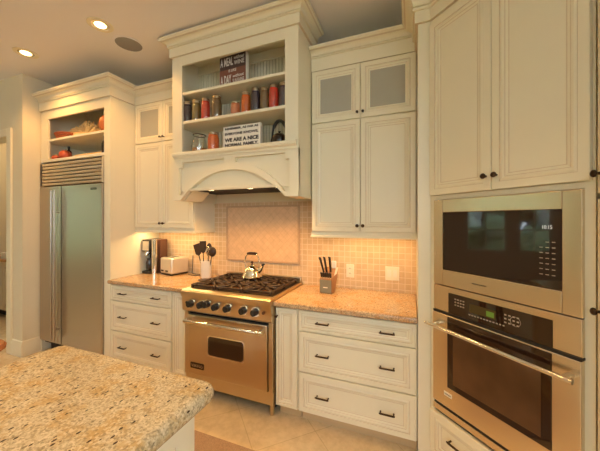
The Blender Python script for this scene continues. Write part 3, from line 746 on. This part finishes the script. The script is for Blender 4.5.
t = thing('toaster', 'boxy silver two slot toaster in front of the coffee maker', 'toaster', (-2.506, 2.319, ZL), math.radians(-12))
b = B().box(-.112, .108, 0.02, .235, .016, .190, .020, 4); b.build('shell', 'toast', t)
B().box(-.102, .098, .028, .226, .0005, .0155, .003).build('base', 'black', t)
for y in (.075, .14): B().box(-.075, .075, y - .011, y + .011, .186, .1915).build('slot', 'dark', t, smooth=False)
for x in (-.062, .022): B().box(x - .022, x + .025, .014, .0198, .040, .056, .002).build('control_button', 'black', t)
t = thing('utensil_crock', 'white ceramic crock holding dark cooking utensils left of the range', 'crock', (-2.005, 2.40, ZL))
B().lathe([(0, 0), (.052, 0), (.056, .006), (.056, .168), (.059, .176), (.055, .178), (.050, .170), (.050, .012), (0, .010)], seg=28).build('pot', 'white', t)
def utensil(label, kind, dx, dy, tilt, ang, head, length=.285, mat='brownplastic'):
    t = thing(kind, label, 'utensil', (-2.005 + dx, 2.40 + dy, ZL + .013), 0, 'cooking utensils in the crock')
    R = Matrix.Rotation(ang, 4, 'Z') @ Matrix.Rotation(tilt, 4, 'Y') ; RH = R @ Matrix.Rotation(-ang, 4, 'Z')
    B().tube([(0, 0, 0), (0, 0, length * .6), (0, 0, length)], [.006, .006, .005], 8).xf(R).build('shaft', 'chrome' if mat != 'brownplastic' else mat, t)
    b = B(); z = length
    if head == 'turner': b.prism([(-.042, z + .115), (.042, z + .115), (.036, z + .01), (.008, z - .01), (-.008, z - .01), (-.036, z + .01)], -.003, .003); 
    elif head == 'spoon': b.ball((0, 0, z + .042), .036, .010, .058, 14)
    elif head == 'ladle': b.ball((0, 0, z + .035), .046, .028, .052, 14)
    elif head == 'masher':
        for k in range(4): b.tube([(0, 0, z - .01), (.026 * math.cos(k * PI / 4), .026 * math.sin(k * PI / 4), z + .045), (0, 0, z + .095)] , .003, 6); b.tube([(0, 0, z - .01), (-.026 * math.cos(k * PI / 4), -.026 * math.sin(k * PI / 4), z + .045), (0, 0, z + .095)], .003, 6)
    b.xf(RH); b.build('head', mat, t)
utensil('flat slotted turner leaning far left out of the crock', 'turner', -.024, -.004, -.30, 0, 'turner', .235)
utensil('broad dark spatula standing upright left of centre in the crock', 'spatula', -.012, -.016, -.05, 0, 'turner', .255)
utensil('dark oval spoon near the middle of the crock', 'cooking_spoon', .008, .016, .06, 0, 'spoon', .250)
utensil('wire whisk with steel shaft amid the dark utensils in the crock', 'whisk', .016, -.02, .10, 0, 'masher', .225, 'chrome')
utensil('round dark ladle leaning right out of the crock', 'ladle', .026, .002, .20, 0, 'ladle', .230)
o = B().lathe([(0, 0), (.052, 0), (.055, .003), (.052, .006), (0, .005)]).build('coaster', 'brownplastic'); o.location = (-1.950, 2.29, ZL); tag(o, 'small brown coaster on the counter in front of the utensil crock', 'coaster')
b = B().tube([(-2.322, 2.556, ZL + .20), (-2.322, 2.550, ZL + .06), (-2.31, 2.53, ZL + .005), (-2.26, 2.50, ZL + .004), (-2.16, 2.49, ZL + .004), (-2.13, 2.46, ZL + .004), (-2.17, 2.43, ZL + .004), (-2.25, 2.44, ZL + .004), (-2.30, 2.46, ZL + .004)], .0038, 8)
tag(b.build('power_cord', 'black'), 'black power cord looped on the counter beside the toaster', 'cord')

# ------------------------------------------------------------------ right counter things
ZR = .9155
t = thing('knife_block', 'wooden knife block with grey front on the right counter', 'knife block', (-.675, 2.30, ZR), math.radians(-6))
lean = .30
b = B().prism([(0, 0), (.075, 0), (.165, .19), (.118, .205), (.0, .115)], -.055, .055, 'x'); b.build('block', 'woodblock', t, smooth=False)
f = B().box(-.052, .052, -.006, -.0005, .003, .112, .002).build('front_plate', 'blockgrey', t)
text('lettering', 'CUTLERY', .02, 'plate', f, (0, -.0066, .052), .045, .008) if False else None
B().box(-.02, .02, -.0068, -.0062, .045, .053).build('label_strip', 'plate', f, smooth=False)
pl = B().prism([(.055, .142), (.100, .205), (.122, .205), (.155, .197), (.118, .150)], .0552, .0562, 'x').build('white_cap', 'white', t, smooth=False)
B().box(.012, .054, .105, .118, .196, .262, .006).build('sharpener', 'white', t)
def knife(label, dx, dy, L, tilt):
    k = thing('kitchen_knife', label, 'knife', (0, 0, 0), math.radians(-6), 'knives in the knife block')
    base = Vector((dx, dy, .10 + dy * .72)); R = Matrix.Rotation(math.radians(-6), 4, 'Z')
    k.location = Vector((-.675, 2.30, ZR)) + (R @ base)
    d = Vector((math.sin(tilt), -.22, 1)).normalized()
    B().cyl((0, 0, .003), d * .02 + Vector((0, 0, .003)), .008, .008, 10).build('bolster', 'chrome', k)
    B().tube([d * .024, d * (L * .5), d * L, d * L + Vector((-.006, -.008, .004))], [.009, .0095, .011, .008], 8).build('handle', 'blade', k)
for i, (dx, dy, L, tl) in enumerate(((-.036, .062, .150, -.20), (-.012, .066, .150, -.10), (.020, .070, .150, .0))):
    knife(('left tall black handled knife leaning out of the block', 'middle tall black handled knife in the block', 'right tall black handled knife standing upright in the block')[i], dx, dy, L, tl)
for i in range(5):
    knife('short black handled steak knife in the front row of the block', -.040 + i * .020, .016, .055, .0)
t = thing('outlet_plate', 'ivory outlet plate on the stone backsplash right of the knife block', 'outlet', (-.520, YB - .0105, 1.072))
B().box(-.036, .036, -.006, -.0003, -.060, .060, .003).build('cover', 'plate', t)
for z in (-.022, .022): 
    s = B().prism(rrect(-.016, .016, z - .014, z + .014, .006), -.0085, -.0061).build('socket', 'plate', t, smooth=False)
    B().box(-.008, -.005, -.009, -.0086, z - .005, z + .005).box(.005, .008, -.009, -.0086, z - .005, z + .005).build('slot', 'dark', s, smooth=False)
t = thing('switch_plate', 'ivory double switch plate on the backsplash beside the tall oven cabinet', 'switch', (-.156, YB - .0105, 1.072))
B().box(-.058, .058, -.006, -.0003, -.060, .060, .003).build('cover', 'plate', t)
for x in (-.024, .024): B().box(x - .015, x + .015, -.010, -.0062, -.030, .030, .003).build('rocker_switch', 'white', t)

# ------------------------------------------------------------------ corner oven cabinet (45 degrees)
P0 = Vector((.112, 1.938, 0)); AZ = -PI / 4
INV = (Matrix.Translation(P0) @ Matrix.Rotation(AZ, 4, 'Z')).inverted()
t = thing('oven_cabinet', 'tall cream corner cabinet set at an angle around the microwave and oven', 'cabinet', tuple(P0), AZ)
WO = .757
b = B().box(0, .030, 0, .62, .0, 2.98).box(.724, WO, 0, .62, .0, 2.98)
b.box(.030, .724, 0, .60, 1.655, 1.680).box(.030, .724, 0, .60, .385, .402).box(.030, .724, .0, .02, 2.70, 2.98).box(.030, .724, 0, .60, .0, .10)
b.box(.030, .724, .58, .60, .10, 2.98)
b.build('body', 'cream', t, smooth=False)
b = B().box(.037, .110, 1.940, YB - .003, .001, 2.98).xf(INV); b.build('pilaster', 'cream', t, smooth=False)
for i, (a, c) in enumerate(((.006, .379), (.383, .748))):
    p = B().panel(a, c, 1.682, 2.735, 0, .022, .036).build('door', PNT, t, smooth=False)
    knob(p, .355 if i == 0 else .407, 1.752, -.022)
p = B().panel(.010, .744, .108, .378, 0, .022, .036).build('drawer', PNT, t, smooth=False)
pull(p, .20, .275, -.022); pull(p, .56, .275, -.022)
e = P0 + Matrix.Rotation(AZ, 3, 'Z') @ Vector((WO, 0, 0))
pth = [(.037, 2.262), (.037, 1.938), (.112, 1.938), (e.x, e.y)]
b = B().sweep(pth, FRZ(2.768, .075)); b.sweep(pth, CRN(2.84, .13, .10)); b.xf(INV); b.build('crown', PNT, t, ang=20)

# microwave
t = thing('microwave', 'built in stainless microwave with black glass above the wall oven', 'microwave', tuple(P0 + Vector((.0035, -.0035, 1.152))), AZ)
ax0, ax1 = .034, .722; H = .499
B().box(ax0 + .01, ax1 - .01, .003, .50, .004, H - .006).build('body', 'black', t, smooth=False)
f = B().box(ax0, .097, -.022, -.0005, 0, H, .004).box(.658, ax1, -.022, -.0005, 0, H, .004).box(.097, .658, -.022, -.0005, .424, H, .004).box(.097, .658, -.022, -.0005, 0, .092, .004)
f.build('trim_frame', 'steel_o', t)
g = B().box(.097, .658, -.016, -.001, .092, .424, .002).build('door_glass', 'blackglass', t)
text('display_digits', '10:15', .03, 'led_white', g, (.606, -.0166, .350), .034, .016)
for c_ in range(3):
    b = B()
    for r_ in range(1 if c_ == 0 else 0, 7): b.box(.578 + c_ * .022, .590 + c_ * .022, -.0166, -.0161, .285 - r_ * .023, .288 - r_ * .023)
    b.build('keypad_column', 'legend', g, smooth=False)
text('lettering', 'MONOGRAM', .02, 'bronze', t, (.315, -.0226, .045), .075, .008)
# wall oven
t = thing('wall_oven', 'built in stainless wall oven with bar handle below the microwave', 'oven', tuple(P0 + Vector((.0035, -.0035, .404))), AZ)
H = .744
B().box(ax0 + .01, ax1 - .01, .003, .56, .004, H - .006).build('body', 'black', t, smooth=False)
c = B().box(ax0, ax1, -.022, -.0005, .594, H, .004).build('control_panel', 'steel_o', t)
g = B().box(.137, .628, -.0245, -.0222, .598, .712, .001).build('control_glass', 'blackglass', c)
B().box(.265, .400, -.0256, -.0247, .640, .684).build('display', 'led_amber', g, smooth=False)
B().box(.355, .393, -.0260, -.0257, .646, .672).build('display_digits', 'led_green', g, smooth=False)
b = B()
for i in range(12): b.box(.262 + i * .0155, .270 + i * .0155, -.0252, -.0246, .622, .628)
b.build('button_row', 'legend', g, smooth=False)
for (u0, du, v0, dv) in ((.178, .016, .650, .016), (.440, .018, .640, .018)):
    b = B()
    for r_ in range(3):
        for c_ in range(4): b.box(u0 + c_ * du, u0 + c_ * du + .0095, -.0252, -.0246, v0 + r_ * dv, v0 + r_ * dv + .0065)
    b.build('keypad', 'legend', g, smooth=False)
b = B().tube([(.488 + .022 * math.cos(a * PI / 8), -.025, .660 + .022 * math.sin(a * PI / 8)) for a in range(16)], .0008, 4, True); b.build('dial_ring', 'legend', g)
B().box(ax0, ax1, -.026, -.0005, .584, .5935).build('vent_gap', 'dark', t, smooth=False)
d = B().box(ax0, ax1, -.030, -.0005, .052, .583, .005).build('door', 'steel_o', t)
g = B().box(.137, .628, -.034, -.0302, .172, .575, .002).build('door_glass', 'blackglass', d)
B().box(.175, .592, -.0352, -.0342, .205, .500).build('viewing_window', 'ovenglass', g, smooth=False)
hb = B().tube([(ax0 - .002, -.085, .517), (ax1 - .004, -.085, .517)], .011, 14)
for x in (.066, .690): hb.box(x - .012, x + .012, -.086, -.030, .508, .526, .004)
hb.build('handle', 'chrome', d)
bd = B().box(.115, .165, -.0325, -.0302, .118, .142, .001).build('badge', 'plate', d)
text('lettering', 'MONOGRAM', .02, 'ink', bd, (.140, -.0328, .130), .040, .008)
B().box(ax0, ax1, -.016, -.0005, .036, .0515).build('lower_vent', 'dark', t, smooth=False)
B().box(ax0, ax1, -.026, -.0005, .0, .0355, .003).build('lower_trim', 'steel_o', t)

# next cabinet at the right edge
t = thing('pantry_cabinet', 'tall cream cabinet at the right edge of view beside the oven', 'cabinet', (e.x + .012, e.y - .01, 0), -PI / 2)
B().box(0, .80, 0, .60, .001, 2.98).build('body', 'cream', t, smooth=False)
for (a, c, z0, z1, kz) in ((.018, .40, 1.63, 2.74, 1.70), (.404, .78, 1.63, 2.74, 1.70), (.018, .40, .10, 1.61, 1.20), (.404, .78, .10, 1.61, 1.20)):
    p = B().panel(a, c, z0, z1, 0, .022, .036).build('door', PNT, t, smooth=False)
    knob(p, a + .03 if a < .1 else c - .03, kz, -.022)

# ------------------------------------------------------------------ room beyond the doorway
t = thing('pantry_base_cabinet', 'cream base cabinet with dark toe kick seen through the doorway', 'cabinet', (-6.5, 2.45, 0))
B().box(0, 1.3, 0, .59, .105, .875).build('body', 'cream', t, smooth=False)
B().box(.01, 1.29, .06, .58, .001, .104).build('toe_kick', 'dark', t, smooth=False)
for i in range(3):
    p = B().panel(.01 + i * .43, .43 + i * .43, .115, .865, 0, .02, .05).build('door', PNT, t, smooth=False); knob(p, .39 + i * .43, .78)
tag(B().box(-6.52, -5.18, 2.42, 3.055, .876, .915, .008).build('pantry_countertop', 'granite_c'), 'brown stone countertop seen through the doorway', 'countertop')
t = thing('pantry_upper_cabinet', 'cream wall cabinet with glass top doors seen through the doorway', 'cabinet', (-6.5, 2.70, 0))
B().box(0, 1.3, 0, .355, 1.40, 2.95).build('body', 'cream', t, smooth=False)
for i in range(3):
    p = B().panel(.01 + i * .43, .43 + i * .43, 1.41, 2.42, 0, .02, .05).build('door', PNT, t, smooth=False); knob(p, .39 + i * .43, 1.47)
    p = B().panel(.01 + i * .43, .43 + i * .43, 2.43, 2.94, 0, .02, .05).build('glass_door', PNT, t, smooth=False); knob(p, .39 + i * .43, 2.48)
    B().box(.07 + i * .43, .37 + i * .43, -.022, -.0205, 2.49, 2.88).build('glass_pane', 'frost', p, smooth=False)
for i, (x, n, s) in enumerate(((-5.95, 3, 'folded white towels on the counter beyond the doorway'),)):
    for k in range(n):
        o = B().box(-.17, .17, -.13, .13, 0, .034, .012, 3).build('folded_towel', 'cloth'); o.location = (x + .01 * (k % 2), 2.58, .9155 + k * .0345)
        tag(o, ('bottom', 'middle', 'top')[k] + ' folded white towel in the stack beyond the doorway', 'towel', 'towels beyond the doorway')

# wooden stool at the far side of the island
t = thing('wooden_stool', 'orange brown wooden stool with round seat beyond the island', 'stool', (-2.80, .955, 0))
B().lathe([(0, .610), (.165, .610), (.185, .622), (.188, .640), (.175, .656), (.10, .650), (0, .646)], seg=36).build('seat', 'stool', t)
for k in range(4):
    a = PI / 4 + k * PI / 2; B().tube([(.11 * math.cos(a), .11 * math.sin(a), .612), (.17 * math.cos(a), .17 * math.sin(a), .001)], [.019, .015], 10).build('leg', 'darkwood', t)
b = B().tube([(.152 * math.cos(k * PI / 12), .152 * math.sin(k * PI / 12), .20) for k in range(24)], .010, 8, True); b.build('foot_ring', 'darkwood', t)
# rug
b = B().box(-2.45, -.45, .92, 1.632, .0012, .010, .003, 1)
tag(b.build('rug', 'rug'), 'taupe woven rug on the stone floor between island and range', 'rug')

# ------------------------------------------------------------------ ceiling fixtures
def downlight(label, x, y):
    t = thing('recessed_light', label, 'ceiling light', (x, y, ZC), 0, 'recessed ceiling lights')
    B().lathe([(.068, -.001), (.095, -.001), (.095, -.006), (.072, -.010), (.066, -.008), (.068, -.001)], seg=32).build('trim_ring', 'trim', t)
    B().lathe([(0, -.0012), (.065, -.0012), (.065, -.0052), (0, -.0052)], seg=32).build('reflector', 'copper', t)
    B().lathe([(0, -.0055), (.044, -.0055), (.040, -.010), (0, -.014)], seg=24).build('bulb', 'bulb', t)
def lamp(name, kind, loc, energy, color, **kw):
    l = bpy.data.lights.new(name, kind); l.energy = energy; l.color = color
    rot = kw.pop('rot', (0, 0, 0))
    for k_, v in kw.items(): setattr(l, k_, v)
    o = bpy.data.objects.new(name, l); C.objects.link(o); o.location = loc; o.rotation_euler = rot; return o
WARM = (1.0, .52, .16)
for i, (x, y) in enumerate(((-3.53, 1.60), (-2.44, 1.60), (-1.40, 1.05), (-.45, .80), (-3.53, -.2), (-2.2, -.1), (-.6, -.6))):
    lab = {0: 'recessed ceiling light near the doorway pier, left of two', 1: 'recessed ceiling light beside the round speaker grille'}.get(i, 'added recessed ceiling light above the island side, outside the view')
    downlight(lab, x, y)
    lamp('downlight_lamp', 'SPOT', (x, y, ZC - .03), 64 if i < 2 else 48, WARM, spot_size=math.radians(135 if i < 2 else 98), spot_blend=.6, shadow_soft_size=.06)  # beyond the first two, added unseen lamps warm the lower cabinets
t = thing('ceiling_speaker', 'round grey speaker grille set in the ceiling beside the light', 'speaker', (-2.46, 1.875, ZC))
B().lathe([(.112, -.001), (.122, -.001), (.122, -.006), (.112, -.008), (.112, -.001)], seg=36).build('rim', 'ceil', t)
B().lathe([(0, -.0012), (.111, -.0012), (.111, -.005), (0, -.006)], seg=36).build('grille', 'grille', t)

# under-cabinet and hood lamps, added pantry fill light
UC = (1.0, .65, .29)
lamp('undercabinet_lamp', 'AREA', (-.375, 2.34, 1.408), 4.0, UC, shape='RECTANGLE', size=.76, size_y=.06)
lamp('undercabinet_lamp', 'AREA', (-2.44, 2.34, 1.42), 5.2, UC, shape='RECTANGLE', size=.76, size_y=.06)
for x in (-1.70, -1.29, -1.02): lamp('hood_lamp', 'SPOT', (x, 2.09, 1.797), 28, WARM, spot_size=math.radians(130), spot_blend=.7, shadow_soft_size=.03)
lamp('pantry_fill', 'POINT', (-5.7, 2.2, 3.08), 34, (1, .80, .58), shadow_soft_size=.1)  # added point light without a fixture, brightens the room beyond the doorway
# daylight: sky through the windows (portals only guide the sampling)
for (a, c, z0, z1) in HS:
    o = lamp('window_portal', 'AREA', ((a + c) / 2, YF + .01, (z0 + z1) / 2), 1, (1, 1, 1), shape='RECTANGLE', size=c - a, size_y=z1 - z0, rot=(PI / 2, 0, 0)); o.data.cycles.is_portal = True
for (a, c, z0, z1) in HE:
    o = lamp('window_portal', 'AREA', (XR - .01, (a + c) / 2, (z0 + z1) / 2), 1, (1, 1, 1), shape='RECTANGLE', size=z1 - z0, size_y=c - a, rot=(0, PI / 2, 0)); o.data.cycles.is_portal = True
for (a, c, z0, z1) in HW:
    o = lamp('window_portal', 'AREA', (XL + .01, (a + c) / 2, (z0 + z1) / 2), 1, (1, 1, 1), shape='RECTANGLE', size=z1 - z0, size_y=c - a, rot=(0, -PI / 2, 0)); o.data.cycles.is_portal = True
w = bpy.data.worlds.new('sky'); S.world = w; w.use_nodes = True
bg = w.node_tree.nodes['Background']; bg.inputs[0].default_value = (.70, .83, 1.0, 1); bg.inputs[1].default_value = 16.5

# ------------------------------------------------------------------ camera
cam = bpy.data.cameras.new('camera'); co = bpy.data.objects.new('camera', cam); C.objects.link(co); S.camera = co
cam.sensor_width = 36; cam.lens = 283.0 / 600 * 36; cam.shift_y = -5.1 / 600; cam.clip_start = .02
co.location = (0, 0, 1.53); co.rotation_euler = (PI / 2, 0, math.radians(21.53))
v = S.view_settings; v.view_transform = 'Standard'; v.look = 'None'; v.gamma = 1; v.use_curve_mapping = False; v.exposure = -0.34
S.cycles.max_bounces = 10; S.cycles.diffuse_bounces = 6; S.cycles.transparent_max_bounces = 12; S.cycles.sample_clamp_indirect = 6
